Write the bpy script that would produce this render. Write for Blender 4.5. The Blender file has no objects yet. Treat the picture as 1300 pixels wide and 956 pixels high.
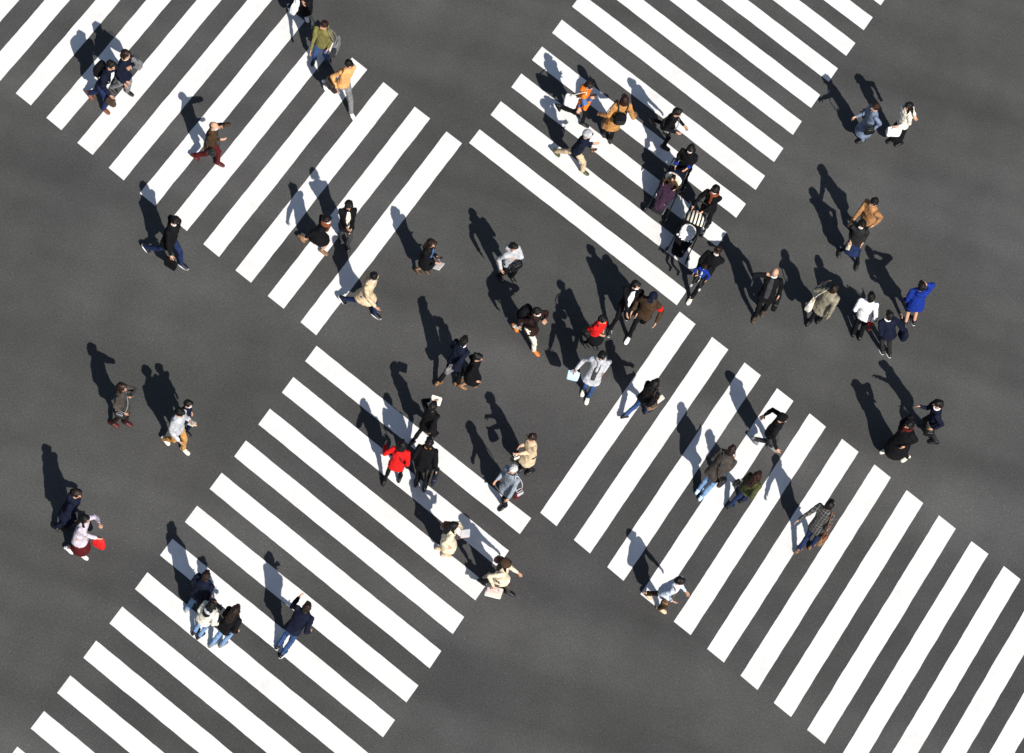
import bpy, math, random
import numpy as np
from mathutils import Vector, Matrix
random.seed(7); rng = np.random.default_rng(7)
SC = bpy.context.scene; COL = SC.collection
R = math.radians
# ------------------------------------------------------------------ camera (rooftop, looking steeply down)
FPX, DEP, ROLL, HCAM = 3969.83, R(60.012), R(17.0), 58.4617
CAM = np.array([0, -HCAM/math.tan(DEP), HCAM])
FW = np.array([0, math.cos(DEP), -math.sin(DEP)]); UPV = np.array([0, math.sin(DEP), math.cos(DEP)]); RT = np.array([1., 0, 0])
def at(x, y, z=0.0):
    """where the sight line through a point of the photograph meets height z"""
    u, v = x-650, -(y-433.5); c, s = math.cos(ROLL), math.sin(ROLL)
    d = FW*FPX + RT*(c*u-s*v) + UPV*(s*u+c*v)
    return CAM + d*((z-CAM[2])/d[2])
cr = math.cos(ROLL)*RT + math.sin(ROLL)*UPV; cu = -math.sin(ROLL)*RT + math.cos(ROLL)*UPV
cd = bpy.data.cameras.new('camera'); cam = bpy.data.objects.new('camera', cd); COL.objects.link(cam)
m = Matrix.Identity(4)
for i in range(3): m[i][0], m[i][1], m[i][2], m[i][3] = cr[i], cu[i], -FW[i], CAM[i]
cam.matrix_world = m
cd.sensor_fit = 'HORIZONTAL'; cd.sensor_width = 36; cd.lens = FPX/1300*36; cd.shift_y = -44.5/1300; cd.clip_end = 2000
SC.camera = cam
# ------------------------------------------------------------------ light
SUN_EL, SHADOW_AZ = R(40.5), R(126.5)
SX = np.array([-math.cos(SHADOW_AZ)*math.cos(SUN_EL), -math.sin(SHADOW_AZ)*math.cos(SUN_EL), math.sin(SUN_EL)])  # towards the sun
W = bpy.data.worlds.new('World'); SC.world = W; W.use_nodes = True
nt = W.node_tree; bg = nt.nodes['Background']
sky = nt.nodes.new('ShaderNodeTexSky'); sky.sky_type = 'NISHITA'; sky.sun_disc = False
sky.sun_elevation = SUN_EL; sky.sun_rotation = math.atan2(SX[0], SX[1])
nt.links.new(sky.outputs[0], bg.inputs[0]); bg.inputs[1].default_value = 0.062
sd = bpy.data.lights.new('sun', 'SUN'); so = bpy.data.objects.new('sun', sd); COL.objects.link(so)
sd.energy = 5.0; sd.angle = R(0.5); sd.color = (1.0, 0.955, 0.89)
so.rotation_euler = Vector(SX).to_track_quat('Z', 'Y').to_euler(); so.location = (0, 0, 40)
SC.view_settings.view_transform = 'Standard'; SC.view_settings.look = 'None'; SC.view_settings.gamma = 1
SC.view_settings.exposure = 0.38
# ------------------------------------------------------------------ materials
MATS = {}
COLR = dict(black=(.0045,.0045,.006), navy=(.006,.0085,.022), charcoal=(.018,.018,.02), grey=(.17,.17,.175), ltgrey=(.42,.43,.46), white=(.78,.78,.79),
  tan=(.50,.34,.19), camel=(.42,.205,.065), apricot=(.66,.34,.13), cream=(.66,.57,.42), ivory=(.72,.68,.58), brown=(.05,.029,.016), dkbrown=(.02,.009,.008), olive=(.15,.135,.045),
  dkolive=(.055,.062,.022), jeans=(.03,.065,.17), dkjeans=(.012,.022,.07), ltjeans=(.16,.27,.45), red=(.62,.012,.012), dkred=(.075,.008,.009), blue=(.008,.028,.22), orange=(.62,.16,.018),
  denimgrey=(.14,.18,.26), denim=(.06,.13,.30), beige=(.56,.43,.28), ochre=(.42,.22,.07), ltblue=(.5,.66,.86), skyshirt=(.48,.55,.66), taupe=(.055,.047,.041), sage=(.23,.21,.155),
  pink=(.62,.42,.40), lilac=(.50,.45,.52), purple=(.032,.016,.032), rust=(.16,.045,.018), tanlea=(.20,.105,.045), dkgrey=(.04,.041,.045), bluegrey=(.24,.28,.33),
  skin=(.52,.29,.19), lip=(.36,.12,.10), eye=(.01,.008,.007), hblack=(.004,.0035,.0035), hbrown=(.012,.006,.004), hred=(.017,.006,.004), hgrey=(.4,.39,.38))
def nn(t, typ, **kw):
    n = t.nodes.new(typ)
    for k, v in kw.items():
        if k in n.inputs: n.inputs[k].default_value = v
        else: setattr(n, k, v)
    return n
def mat(key, kind='fabric'):
    if (key, kind) in MATS: return MATS[key, kind]
    c = COLR[key] if isinstance(key, str) else key
    M = bpy.data.materials.new('%s_%s' % (kind, key if isinstance(key, str) else 'tone')); M.use_nodes = True
    t = M.node_tree; b = t.nodes['Principled BSDF']; L = t.links.new
    tc = nn(t, 'ShaderNodeTexCoord')
    ns = nn(t, 'ShaderNodeTexNoise', Scale=dict(fabric=9.0, skin=12.0, hair=5.0, leather=20.0, plastic=6.0, paper=5.0, metal=8.0)[kind], Detail=5.0, Roughness=.65)
    if kind == 'hair':
        mp = nn(t, 'ShaderNodeMapping'); mp.inputs['Scale'].default_value = (14, 14, 2.2); L(tc.outputs['Object'], mp.inputs[0]); L(mp.outputs[0], ns.inputs['Vector'])
    else: L(tc.outputs['Object'], ns.inputs['Vector'])
    lo, hi = dict(fabric=(.6,1.3), skin=(.88,1.1), hair=(.5,2.0), leather=(.6,1.35), plastic=(.92,1.05), paper=(.93,1.04), metal=(.85,1.1))[kind]
    mr = nn(t, 'ShaderNodeMapRange'); mr.inputs[1].default_value = .3; mr.inputs[2].default_value = .7; mr.inputs[3].default_value = lo; mr.inputs[4].default_value = hi
    L(ns.outputs[0], mr.inputs[0])
    mx = nn(t, 'ShaderNodeVectorMath', operation='SCALE'); mx.inputs[0].default_value = c; L(mr.outputs[0], mx.inputs['Scale']); L(mx.outputs[0], b.inputs['Base Color'])
    b.inputs['Roughness'].default_value = dict(fabric=.86, skin=.5, hair=.5, leather=.45, plastic=.35, paper=.6, metal=.35)[kind]
    b.inputs['Specular IOR Level'].default_value = dict(fabric=.12, skin=.35, hair=.22, leather=.45, plastic=.5, paper=.3, metal=.5)[kind]
    if kind == 'metal': b.inputs['Metallic'].default_value = .8
    if kind in ('fabric', 'hair', 'leather'):
        n2 = nn(t, 'ShaderNodeTexNoise', Scale=28.0 if kind == 'fabric' else 40.0, Detail=3.0); L(tc.outputs['Object'], n2.inputs['Vector'])
        bp = nn(t, 'ShaderNodeBump', Strength=.5, Distance=.02); L(n2.outputs[0], bp.inputs['Height']); L(bp.outputs[0], b.inputs['Normal'])
    MATS[key, kind] = M
    return M
def check_mat(turn=0.0):
    """grey and black checked cloth"""
    if 'check' in MATS: return MATS['check']
    M = bpy.data.materials.new('checked_cloth'); M.use_nodes = True; t = M.node_tree; b = t.nodes['Principled BSDF']; L = t.links.new
    tc = nn(t, 'ShaderNodeTexCoord'); prev = None
    mp = nn(t, 'ShaderNodeMapping'); mp.inputs['Rotation'].default_value = (0, 0, -turn); L(tc.outputs['Object'], mp.inputs[0])
    for d in ('X', 'Z'):
        w = nn(t, 'ShaderNodeTexWave', bands_direction=d, Scale=5.0); L(mp.outputs[0], w.inputs['Vector'])
        mr = nn(t, 'ShaderNodeMath', operation='GREATER_THAN'); mr.inputs[1].default_value = .93; L(w.outputs['Fac'], mr.inputs[0])
        if prev is None: prev = mr
        else:
            mm = nn(t, 'ShaderNodeMath', operation='MAXIMUM'); L(prev.outputs[0], mm.inputs[0]); L(mr.outputs[0], mm.inputs[1]); prev = mm
    mx = nn(t, 'ShaderNodeMix', data_type='RGBA'); mx.inputs[6].default_value = (.02,.019,.019,1); mx.inputs[7].default_value = (.13,.125,.12,1)
    L(prev.outputs[0], mx.inputs[0]); L(mx.outputs[2], b.inputs['Base Color']); b.inputs['Roughness'].default_value = .9
    MATS['check'] = M; return M
def stripe_mat():
    if 'stripe' in MATS: return MATS['stripe']
    M = bpy.data.materials.new('black_cream_striped_cloth'); M.use_nodes = True; t = M.node_tree; b = t.nodes['Principled BSDF']; L = t.links.new
    tc = nn(t, 'ShaderNodeTexCoord'); w = nn(t, 'ShaderNodeTexWave', bands_direction='X', Scale=3.9, Distortion=.6); L(tc.outputs['Object'], w.inputs['Vector'])
    mr = nn(t, 'ShaderNodeMath', operation='GREATER_THAN'); mr.inputs[1].default_value = .5; L(w.outputs['Fac'], mr.inputs[0])
    mx = nn(t, 'ShaderNodeMix', data_type='RGBA'); mx.inputs[6].default_value = (.01,.01,.012,1); mx.inputs[7].default_value = (.72,.68,.55,1)
    L(mr.outputs[0], mx.inputs[0]); L(mx.outputs[2], b.inputs['Base Color']); b.inputs['Roughness'].default_value = .85
    MATS['stripe'] = M; return M
# ------------------------------------------------------------------ shapes
class Geo:
    def __init__(s): s.v = []; s.f = []
    def _add(s, V, F):
        o = len(s.v); s.v.extend(map(tuple, V)); s.f.extend([tuple(i+o for i in f) for f in F]); return s
    def rings(s, rs, n):
        """closed skin over rings of n points; the ends are fans"""
        V = [p for r in rs for p in r]; F = []
        for k in range(len(rs)-1):
            for i in range(n):
                j = (i+1) % n; F.append((k*n+i, k*n+j, (k+1)*n+j, (k+1)*n+i))
        F.append(tuple(range(n))[::-1]); F.append(tuple((len(rs)-1)*n+i for i in range(n)))
        return s._add(V, F)
    def cone(s, p, q, r1, r2, n=12):
        p, q = np.array(p, float), np.array(q, float); d = q-p; l = np.linalg.norm(d)
        d = d/l if l > 1e-6 else np.array([0, 0, 1.]); l = max(l, 1e-4)
        a = np.cross(d, [0, 0, 1.]) if abs(d[2]) < .9 else np.cross(d, [1., 0, 0]); a /= np.linalg.norm(a); b = np.cross(d, a)
        rs = []
        for c, r, angs in ((p, r1, (-85, -50, -20)), (q, r2, (20, 50, 85))):
            for g in angs:
                g = R(g); cc = c + d*r*math.sin(g); rr = r*math.cos(g)
                rs.append([cc + a*rr*math.cos(t) + b*rr*math.sin(t) for t in np.linspace(0, 2*math.pi, n, endpoint=False)])
        return s.rings(rs, n)
    def ell(s, c, ax, rad, n=16, m=9):
        """ellipsoid; ax = three unit vectors"""
        c = np.array(c, float); ax = [np.array(a, float) for a in ax]; rs = []
        for k in range(m):
            g = -math.pi/2 + math.pi*(k+.35)/(m-.3); cg, sg = math.cos(g), math.sin(g)
            rs.append([c + ax[0]*rad[0]*cg*math.cos(t) + ax[1]*rad[1]*cg*math.sin(t) + ax[2]*rad[2]*sg for t in np.linspace(0, 2*math.pi, n, endpoint=False)])
        return s.rings(rs, n)
    def loft(s, rows, n=20, p=2.3):
        """rows: (centre, side vector, front vector, half width, half depth); superellipse sections"""
        rs = []
        for c, l, f, a, b in rows:
            c = np.array(c, float); q = []
            for t in np.linspace(0, 2*math.pi, n, endpoint=False):
                ct, st = math.cos(t), math.sin(t)
                q.append(c + np.array(l)*a*np.sign(ct)*abs(ct)**(2/p) + np.array(f)*b*np.sign(st)*abs(st)**(2/p))
            rs.append(q)
        return s.rings(rs, n)
    def tube(s, pts, r, n=8):
        pts = [np.array(p, float) for p in pts]
        d0 = pts[1]-pts[0]; a = np.cross(d0, [0, 0, 1.]);
        if np.linalg.norm(a) < 1e-4: a = np.cross(d0, [1., 0, 0])
        a /= np.linalg.norm(a); rs = []
        for i, p in enumerate(pts):
            d = pts[min(i+1, len(pts)-1)]-pts[max(i-1, 0)]; d /= np.linalg.norm(d)
            a = a - d*np.dot(a, d); a /= np.linalg.norm(a); b = np.cross(d, a)
            rr = r if not hasattr(r, '__len__') else r[i]
            rs.append([p + a*rr*math.cos(t) + b*rr*math.sin(t) for t in np.linspace(0, 2*math.pi, n, endpoint=False)])
        return s.rings(rs, n)
    def rbox(s, c, ax, half, e=4.0, n=24):
        """box with rounded edges, ax = three unit vectors, half = half sizes"""
        c = np.array(c, float); rows = []
        for k in (-1, -.96, -.85, -.5, 0, .5, .85, .96, 1):
            w = (1-abs(k)**e*.0)*(1.0 if abs(k) < .86 else (.97 if abs(k) < .97 else .88))
            rows.append((c + np.array(ax[2])*half[2]*k, ax[0], ax[1], half[0]*w, half[1]*w))
        return s.loft(rows, n, 5.0)
    def torus(s, c, ax, r, r2, n=20):
        return s.tube([np.array(c) + np.array(ax[0])*r*math.cos(t) + np.array(ax[1])*r*math.sin(t) for t in np.linspace(0, 2*math.pi, n)], r2, 8)
PEND = []
TEX = {}
def clouds(size, depth=2):
    k = (size, depth)
    if k not in TEX:
        t = bpy.data.textures.new('folds', 'CLOUDS'); t.noise_scale = size; t.noise_depth = depth; TEX[k] = t
    return TEX[k]
def link(o, parent):
    COL.objects.link(o)
    if parent is not None: o.parent = parent
    return o
def make(name, g, mats, parent=None, base=(0, 0, 0), voxel=None, smooth=2, fold=None, slot=None, sharp=False):
    """one mesh object; with voxel the overlapping shapes fuse into one continuous skin"""
    me = bpy.data.meshes.new(name); b = np.array(base, float)
    me.from_pydata([tuple(np.array(p)-b) for p in g.v], [], g.f); me.update()
    mats = mats if isinstance(mats, (list, tuple)) else [mats]
    for x in mats: me.materials.append(x)
    o = link(bpy.data.objects.new(name, me), parent)
    if not sharp:
        me.polygons.foreach_set('use_smooth', [True]*len(me.polygons))
    if voxel:
        md = o.modifiers.new('fuse', 'REMESH'); md.mode = 'VOXEL'; md.voxel_size = voxel; md.use_smooth_shade = True
        if smooth:
            sm = o.modifiers.new('soften', 'SMOOTH'); sm.iterations = smooth; sm.factor = .5
        if fold:
            for size, st in fold:
                dm = o.modifiers.new('fold', 'DISPLACE'); dm.texture = clouds(size); dm.texture_coords = 'GLOBAL'; dm.strength = st; dm.mid_level = .5
        PEND.append((o, b, slot, mats))
    elif slot: apply_slots(me, b, slot)
    return o
def apply_slots(me, b, slot):
    n = len(me.polygons); c = np.empty(n*3, 'f'); me.polygons.foreach_get('center', c)
    me.polygons.foreach_set('material_index', slot(c.reshape(n, 3)+b).astype('i'))
def finish():
    """bake the fused skins into plain meshes"""
    bpy.context.view_layer.update(); dg = bpy.context.evaluated_depsgraph_get(); out = []
    for o, b, slot, mats in PEND:
        me = bpy.data.meshes.new_from_object(o.evaluated_get(dg), preserve_all_data_layers=False, depsgraph=dg); out.append(me)
    for (o, b, slot, mats), me in zip(PEND, out):
        o.modifiers.clear(); me.name = o.data.name; o.data = me
        me.materials.clear()
        for x in mats: me.materials.append(x)
        me.polygons.foreach_set('material_index', np.zeros(len(me.polygons), 'i'))
        me.polygons.foreach_set('use_smooth', np.ones(len(me.polygons), bool))
        if slot: apply_slots(me, b, slot)
def thing(name, label, cat, loc, group=None):
    o = bpy.data.objects.new(name, None); o.empty_display_size = .2; COL.objects.link(o); o.location = tuple(loc)
    o['label'] = label; o['category'] = cat
    if group: o['group'] = group
    return o
def unit(v):
    v = np.array(v, float); l = np.linalg.norm(v); return v/l if l > 1e-9 else v
# ------------------------------------------------------------------ ground
def ground():
    g = Geo(); S = 700
    g._add([(-S, -S, 0), (S, -S, 0), (S, S, 0), (-S, S, 0)], [(0, 1, 2, 3)])
    M = bpy.data.materials.new('asphalt'); M.use_nodes = True; t = M.node_tree; b = t.nodes['Principled BSDF']; L = t.links.new
    tc = nn(t, 'ShaderNodeTexCoord')
    def noise(scale, detail=4., rough=.6, rot=None, sc=None):
        n = nn(t, 'ShaderNodeTexNoise', Scale=scale, Detail=detail, Roughness=rough)
        if sc:
            mp = nn(t, 'ShaderNodeMapping'); mp.inputs['Scale'].default_value = sc; mp.inputs['Rotation'].default_value = (0, 0, rot); L(tc.outputs['Object'], mp.inputs[0]); L(mp.outputs[0], n.inputs['Vector'])
        else: L(tc.outputs['Object'], n.inputs['Vector'])
        return n
    def rngn(src, a, b_, c, d):
        r = nn(t, 'ShaderNodeMapRange'); r.inputs[1].default_value = a; r.inputs[2].default_value = b_; r.inputs[3].default_value = c; r.inputs[4].default_value = d; L(src, r.inputs[0]); return r
    def mul(a, b_):
        q = nn(t, 'ShaderNodeMath', operation='MULTIPLY'); L(a.outputs[0], q.inputs[0]); L(b_.outputs[0], q.inputs[1]); return q
    broad = rngn(noise(.16, 3.).outputs[0], .3, .7, .88, 1.12)
    tyre = rngn(noise(.55, 2., .5, R(-17), (.05, 1.0, 1)).outputs[0], .36, .66, .82, 1.2)
    tyre2 = rngn(noise(.55, 2., .5, R(16), (1.0, .05, 1)).outputs[0], .38, .66, .93, 1.08)
    patch = rngn(noise(1.3, 5., .7).outputs[0], .3, .72, .90, 1.09)
    grain = rngn(noise(26., 3., .75).outputs[0], .3, .7, .72, 1.3)
    speck = rngn(noise(30., 1., .5).outputs[0], .69, .78, 1.0, 2.2)
    pits = rngn(noise(17., 2., .5).outputs[0], .24, .34, .68, 1.0)
    p = mul(mul(mul(broad, tyre), mul(tyre2, patch)), mul(mul(grain, speck), pits))
    mx = nn(t, 'ShaderNodeVectorMath', operation='SCALE'); L(p.outputs[0], mx.inputs['Scale'])
    hue = nn(t, 'ShaderNodeMix', data_type='RGBA'); hue.inputs[6].default_value = (.0655, .0665, .0640, 1); hue.inputs[7].default_value = (.0668, .0660, .0655, 1)
    L(rngn(noise(.12, 2.).outputs[0], .4, .6, 0, 1).outputs[0], hue.inputs[0]); L(hue.outputs[2], mx.inputs[0]); L(mx.outputs[0], b.inputs['Base Color'])
    b.inputs['Roughness'].default_value = .9; b.inputs['Specular IOR Level'].default_value = .2
    bp = nn(t, 'ShaderNodeBump', Strength=.55, Distance=.006); L(noise(60., 3., .7).outputs[0], bp.inputs['Height']); L(bp.outputs[0], b.inputs['Normal'])
    o = make('road', g, M, sharp=True); o['kind'] = 'structure'
    return o
ground()
def paint_mat():
    M = bpy.data.materials.new('road_paint'); M.use_nodes = True; t = M.node_tree; b = t.nodes['Principled BSDF']; L = t.links.new
    tc = nn(t, 'ShaderNodeTexCoord')
    def rr(scale, a, b_, c, d, det=5., ro=.65):
        n = nn(t, 'ShaderNodeTexNoise', Scale=scale, Detail=det, Roughness=ro); L(tc.outputs['Object'], n.inputs['Vector'])
        r = nn(t, 'ShaderNodeMapRange'); r.inputs[1].default_value = a; r.inputs[2].default_value = b_; r.inputs[3].default_value = c; r.inputs[4].default_value = d; L(n.outputs[0], r.inputs[0]); return r
    a = rr(.9, .3, .7, .84, 1.04); c = rr(6., .3, .75, .92, 1.03); e = rr(34., .24, .36, .72, 1.0, 2.)
    q = nn(t, 'ShaderNodeMath', operation='MULTIPLY'); L(a.outputs[0], q.inputs[0]); L(c.outputs[0], q.inputs[1])
    q2 = nn(t, 'ShaderNodeMath', operation='MULTIPLY'); L(q.outputs[0], q2.inputs[0]); L(e.outputs[0], q2.inputs[1])
    mx = nn(t, 'ShaderNodeVectorMath', operation='SCALE'); mx.inputs[0].default_value = (.79, .782, .765); L(q2.outputs[0], mx.inputs['Scale']); L(mx.outputs[0], b.inputs['Base Color'])
    b.inputs['Roughness'].default_value = .7; b.inputs['Specular IOR Level'].default_value = .3
    return M
PM = paint_mat()
# each crossing: first corner, stripe angle, spacing, length, skew of the ends, side the next stripe lies on, stripes
CROSS = dict(UL=(-12.01509, 2.34049, 1.29349, .90486, 6.00638, -.14847, .00079, -.00079, 1, -5, 9), UR=(-2.20725, 4.56365, -.4264, .91877, 5.96665, -.14627, -.00195, -.00103, -1, 0, 15),
  LL=(-3.95775, -1.51361, -.42364, .91355, 5.94353, .14676, -.00067, .00172, 1, 0, 13), LR=(1.61578, -3.76976, 1.28245, .90782, 5.98046, -.14322, -.00284, -.00046, 1, 0, 14))
WST = .4465
for key, (x0, y0, th, per, ln, sk, qd, tw, side, i0, i1) in CROSS.items():
    d0 = np.array([math.cos(th), math.sin(th)]); nr = np.array([math.sin(th), -math.cos(th)])*side
    for i in range(i0, i1+1):
        d = np.array([math.cos(th+tw*i), math.sin(th+tw*i)]); of0 = i*per+qd*i*i
        rw = lambda: (random.random()-.5)*.012
        NS = 60; edge = [[], []]
        for a, off in enumerate((of0, of0+WST)):
            wob = 0
            for k in range(NS+1):
                wob = wob*.7 + (random.random()-.5)*.007
                edge[a].append(np.array([x0, y0]) + nr*(off+wob) + d*(ln*k/NS + (rw() if k in (0, NS) else 0)) + d0*sk*off)
        V = [(p[0], p[1], .004) for p in edge[0]] + [(p[0], p[1], .004) for p in edge[1]]
        F = [(k, k+1, NS+2+k, NS+1+k) for k in range(NS)]
        if side > 0: F = [f[::-1] for f in F]
        g = Geo(); g._add(V, F); o = make('crosswalk_stripe', g, PM, sharp=True); o['kind'] = 'structure'
# ------------------------------------------------------------------ people
def ik(a, c, l1, l2, pole):
    a, c = np.array(a, float), np.array(c, float); d = c-a; L = np.linalg.norm(d)
    if L > (l1+l2)*.995: c = a + d/L*(l1+l2)*.995; d = c-a; L = np.linalg.norm(d)
    u = d/L; x = (l1*l1-l2*l2+L*L)/(2*L); h = math.sqrt(max(l1*l1-x*x, 0))
    p = np.array(pole, float); p = p-u*np.dot(p, u); p = unit(p)
    return a+u*x+p*h, c
Z = np.array([0, 0, 1.])
GROUP = 'pedestrians on the scramble crossing'
def build_person(label, base, h, F, pelvis, head, ankles, hands, look=None, hs=1.0, fem=False,
                 top=('jacket', 'black', .42), shirt=None, hood=None, collar=None, bottom=('trousers', 'black', 1.0), shoe='black', sole=None,
                 hair=('short', 'hblack'), mask=False, hat=None, scarf=None, armband=None, bulk=1.0, cuffs=None, hose=None, flat=True, seated=False, group=GROUP):
    s = h/1.7; F = unit(F); Lt = np.array([-F[1], F[0], 0.])       # Lt: the person's left
    root = thing('person', label, 'person', base, group)
    pel = np.array(pelvis, float); hd = np.array(head, float)
    # spine
    neck = hd - np.array([0, 0, .155*s*hs]) - F*.015*s
    U = unit(neck-pel); Fc = unit(F-U*np.dot(F, U)); SP = np.linalg.norm(neck-pel)
    w = (.93 if fem else 1.0)
    hips = [pel+Lt*sg*.085*s for sg in (1, -1)]
    knees = []; anks = []
    for k in (0, 1):
        kn, an = ik(hips[k], ankles[k], .415*s, .405*s, F+Z*.25 if seated else F); knees.append(kn); anks.append(an)
    sh = [pel+U*SP*.87+Lt*sg*.172*s*w for sg in (1, -1)]
    elb = []; wr = []
    for k, sg in ((0, 1), (1, -1)):
        e, q = ik(sh[k], hands[k], .285*s, .25*s, (-F*.8+Lt*sg*.22-Z*.3) if hands[k][2] < sh[k][2]-.12*s else (F*.25+Lt*sg*.8-Z*.7)); elb.append(e); wr.append(q)
    if look is None: look = F - Z*.18
    lk = unit(look); lx = unit(np.cross(Z, lk)); lu = np.cross(lk, lx)       # head axes: lx = its left, lk = forward, lu = up
    q = s*hs; ax = (lx, lk, lu)
    hp = lambda x, y, z: hd + lx*x*q + lk*y*q + lu*z*q
    g = Geo()
    g.ell(hp(0, -.008, .018), ax, (.073*q, .092*q, .098*q)); g.ell(hp(0, .022, -.045), ax, (.055*q, .062*q, .068*q))
    g.cone(hp(0, .088, .01), hp(0, .104, -.022), .009*q, .014*q, 8)
    for sg in (1, -1):
        g.ell(hp(sg*.074, -.005, -.012), (lk, lu, lx), (.018*q, .03*q, .012*q), 10, 7)
        g.ell(hp(sg*.03, .076, .022), ax, (.022*q, .014*q, .008*q), 8, 5)
    g.ell(hp(0, .082, -.052), ax, (.024*q, .012*q, .010*q), 8, 5)
    g.cone(hp(0, -.02, -.06), neck-U*.05*s, .052*q, .056*s)
    rows = []
    for t, a, b in ((-.06, .125, .09), (.08, .135, .095), (.35, .122, .085), (.65, .14, .092), (.85, .15, .082), (.97, .08, .06)):
        rows.append((pel+U*SP*t, Lt, Fc, a*s*w, b*s))
    g.loft(rows, 16)
    for k, sg in ((0, 1), (1, -1)):
        g.cone(sh[k], elb[k], .042*s, .032*s); g.cone(elb[k], wr[k], .032*s, .025*s)
        cv = .68 if bottom[0] in ('trousers', 'jeans') else 1.0
        g.cone(hips[k], knees[k], .074*s*cv, .05*s*cv); g.cone(knees[k]-unit(knees[k]-anks[k])*.02, knees[k]*.45+anks[k]*.55, .05*s*cv, .045*s*cv); g.cone(knees[k]*.45+anks[k]*.55, anks[k], .045*s*cv, .034*s*cv)
        # hand: palm, four bent fingers of unequal length, thumb from the side of the palm
        d = unit(wr[k]-elb[k]); side = F if abs(np.dot(d, F)) < .85 else -Z
        side = unit(side-d*np.dot(side, d)); pn = unit(np.cross(d, side)); 
        if np.dot(pn, Lt)*sg > 0: pn = -pn                                  # palm towards the body
        pc = wr[k]+d*.052*s
        g.cone(wr[k]-d*.02, wr[k]+d*.02, .026*s, .026*s, 10)
        g.ell(pc, (side, d, pn), (.041*s, .05*s, .018*s), 12, 7)
        for j, ln in enumerate((.066, .076, .071, .054)):
            o = (1.5-j)*.0225*s; f0 = pc+side*o+d*.035*s; spread = side*(1.5-j)*.09
            f1 = f0+unit(d+spread+pn*.25)*ln*.55*s; f2 = f1+unit(d*.75+spread*.5+pn*.75)*ln*.5*s
            g.cone(f0, f1, .0105*s, .0095*s, 8); g.cone(f1, f2, .0095*s, .008*s, 8)
        t0 = pc+side*.03*s-d*.02*s; t1 = t0+unit(side*.8+d*.75+pn*.3)*.042*s; t2 = t1+unit(side*.25+d+pn*.3)*.03*s
        g.cone(t0, t1, .014*s, .011*s, 8); g.cone(t1, t2, .011*s, .009*s, 8)
    foots = []
    for k in (0, 1):
        an = anks[k]; lift = an[2]-(base[2] if flat else an[2]-.08*s)-.08*s
        pitch = min(.9, max(0, lift*6)) if flat and not seated else 0
        fd = unit(F*math.cos(pitch)-Z*math.sin(pitch)); fu = unit(Z*math.cos(pitch)+F*math.sin(pitch)); fs = np.cross(fd, fu)
        foots.append((an, fd, fu, fs)); c0 = an-fu*.035*s
        c0 = c0-fu*.014*s; g.cone(c0-fd*.03*s, c0+fd*.10*s-fu*.006*s, .026*s, .016*s, 10)
    def face(c):
        d = c-hd; x, y, z = np.abs(d@lx)/q, d@lk/q, d@lu/q; out = np.zeros(len(c), int)
        out[(y > .06) & (x < .026) & (np.abs(z+.056) < .008)] = 1
        out[(y > .055) & (np.abs(x-.031) < .014) & (np.abs(z-.004) < .007)] = 2
        out[(y > .05) & (np.abs(x-.032) < .019) & (np.abs(z-.026) < .005)] = 2
        if hose:
            near = np.minimum(np.linalg.norm(c-wr[0], axis=1), np.linalg.norm(c-wr[1], axis=1))
            out[(c[:, 2] < base[2]+.46*h) & (near > .2)] = 3
        return out
    make('body', g, [mat('skin', 'skin'), mat('lip', 'skin'), mat('eye', 'plastic'), mat(hose or 'black')], root, base, .0098*min(1, max(.75, s)), 1, None, face)
    # hair
    st, hc = hair
    if st != 'bald':
        g = Geo()
        if st == 'thin':
            g.ell(hp(0, -.04, -.005), ax, (.08*q, .075*q, .062*q))
        else:
            g.ell(hp(0, -.02, .03), ax, (.088*q, .099*q, .097*q)); g.ell(hp(0, -.055, -.02), ax, (.075*q, .06*q, .085*q))
            g.ell(hp(.02, .035, .085), ax, (.06*q, .055*q, .035*q))
        if st in ('bob', 'long', 'pony'):
            g.ell(hp(0, -.032, .01), ax, (.096*q, .1*q, .108*q))
        if st in ('bob', 'long'):
            for sg in (1, -1): g.cone(hp(sg*.076, .015, .02), hp(sg*.078, .02, -.105), .026*q, .02*q)
            g.ell(hp(0, -.065, -.07), ax, (.088*q, .055*q, .085*q))
        if st == 'long':
            bk = -F*.06*s; c1 = hp(0, -.075, -.07); c2 = neck+bk*1.7-U*.06*s; c3 = neck+bk*2.1-U*.2*s
            g.loft([(c1, Lt, F, .09*q, .055*q), (c2, Lt, F, .1*s, .05*s), ((c2+c3)/2, Lt, F, .095*s, .045*s), (c3, Lt, F, .06*s, .03*s)], 16)
            for sg in (1, -1): g.cone(hp(sg*.078, .01, -.08), neck+Lt*sg*.085*s+F*.07*s-U*.1*s, .026*q, .022*q)
        if st == 'pony':
            g.ell(hp(0, -.12, .03), ax, (.032*q, .04*q, .035*q)); g.cone(hp(0, -.14, .01), hp(0, -.15, -.15), .03*q, .016*q)
        if st == 'bun': g.ell(hp(0, -.1, .085), ax, (.048*q, .045*q, .045*q))
        if hat is None or st != 'short' or True:
            make('hair', g, mat(hc, 'hair'), root, base, .0115, 1, [(.05, .034), (.02, .022)])
    if mask:
        g = Geo(); rows = []
        for z, a, y in ((-.098, .03, .055), (-.085, .048, .075), (-.05, .058, .087), (-.02, .056, .094), (-.006, .05, .088)):
            rows.append((hp(0, y-.035, z), lx, lk, a*q, .044*q))
        g.loft(rows, 16); make('face_mask', g, mat('white', 'paper'), root, base, .009, 2)
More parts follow.
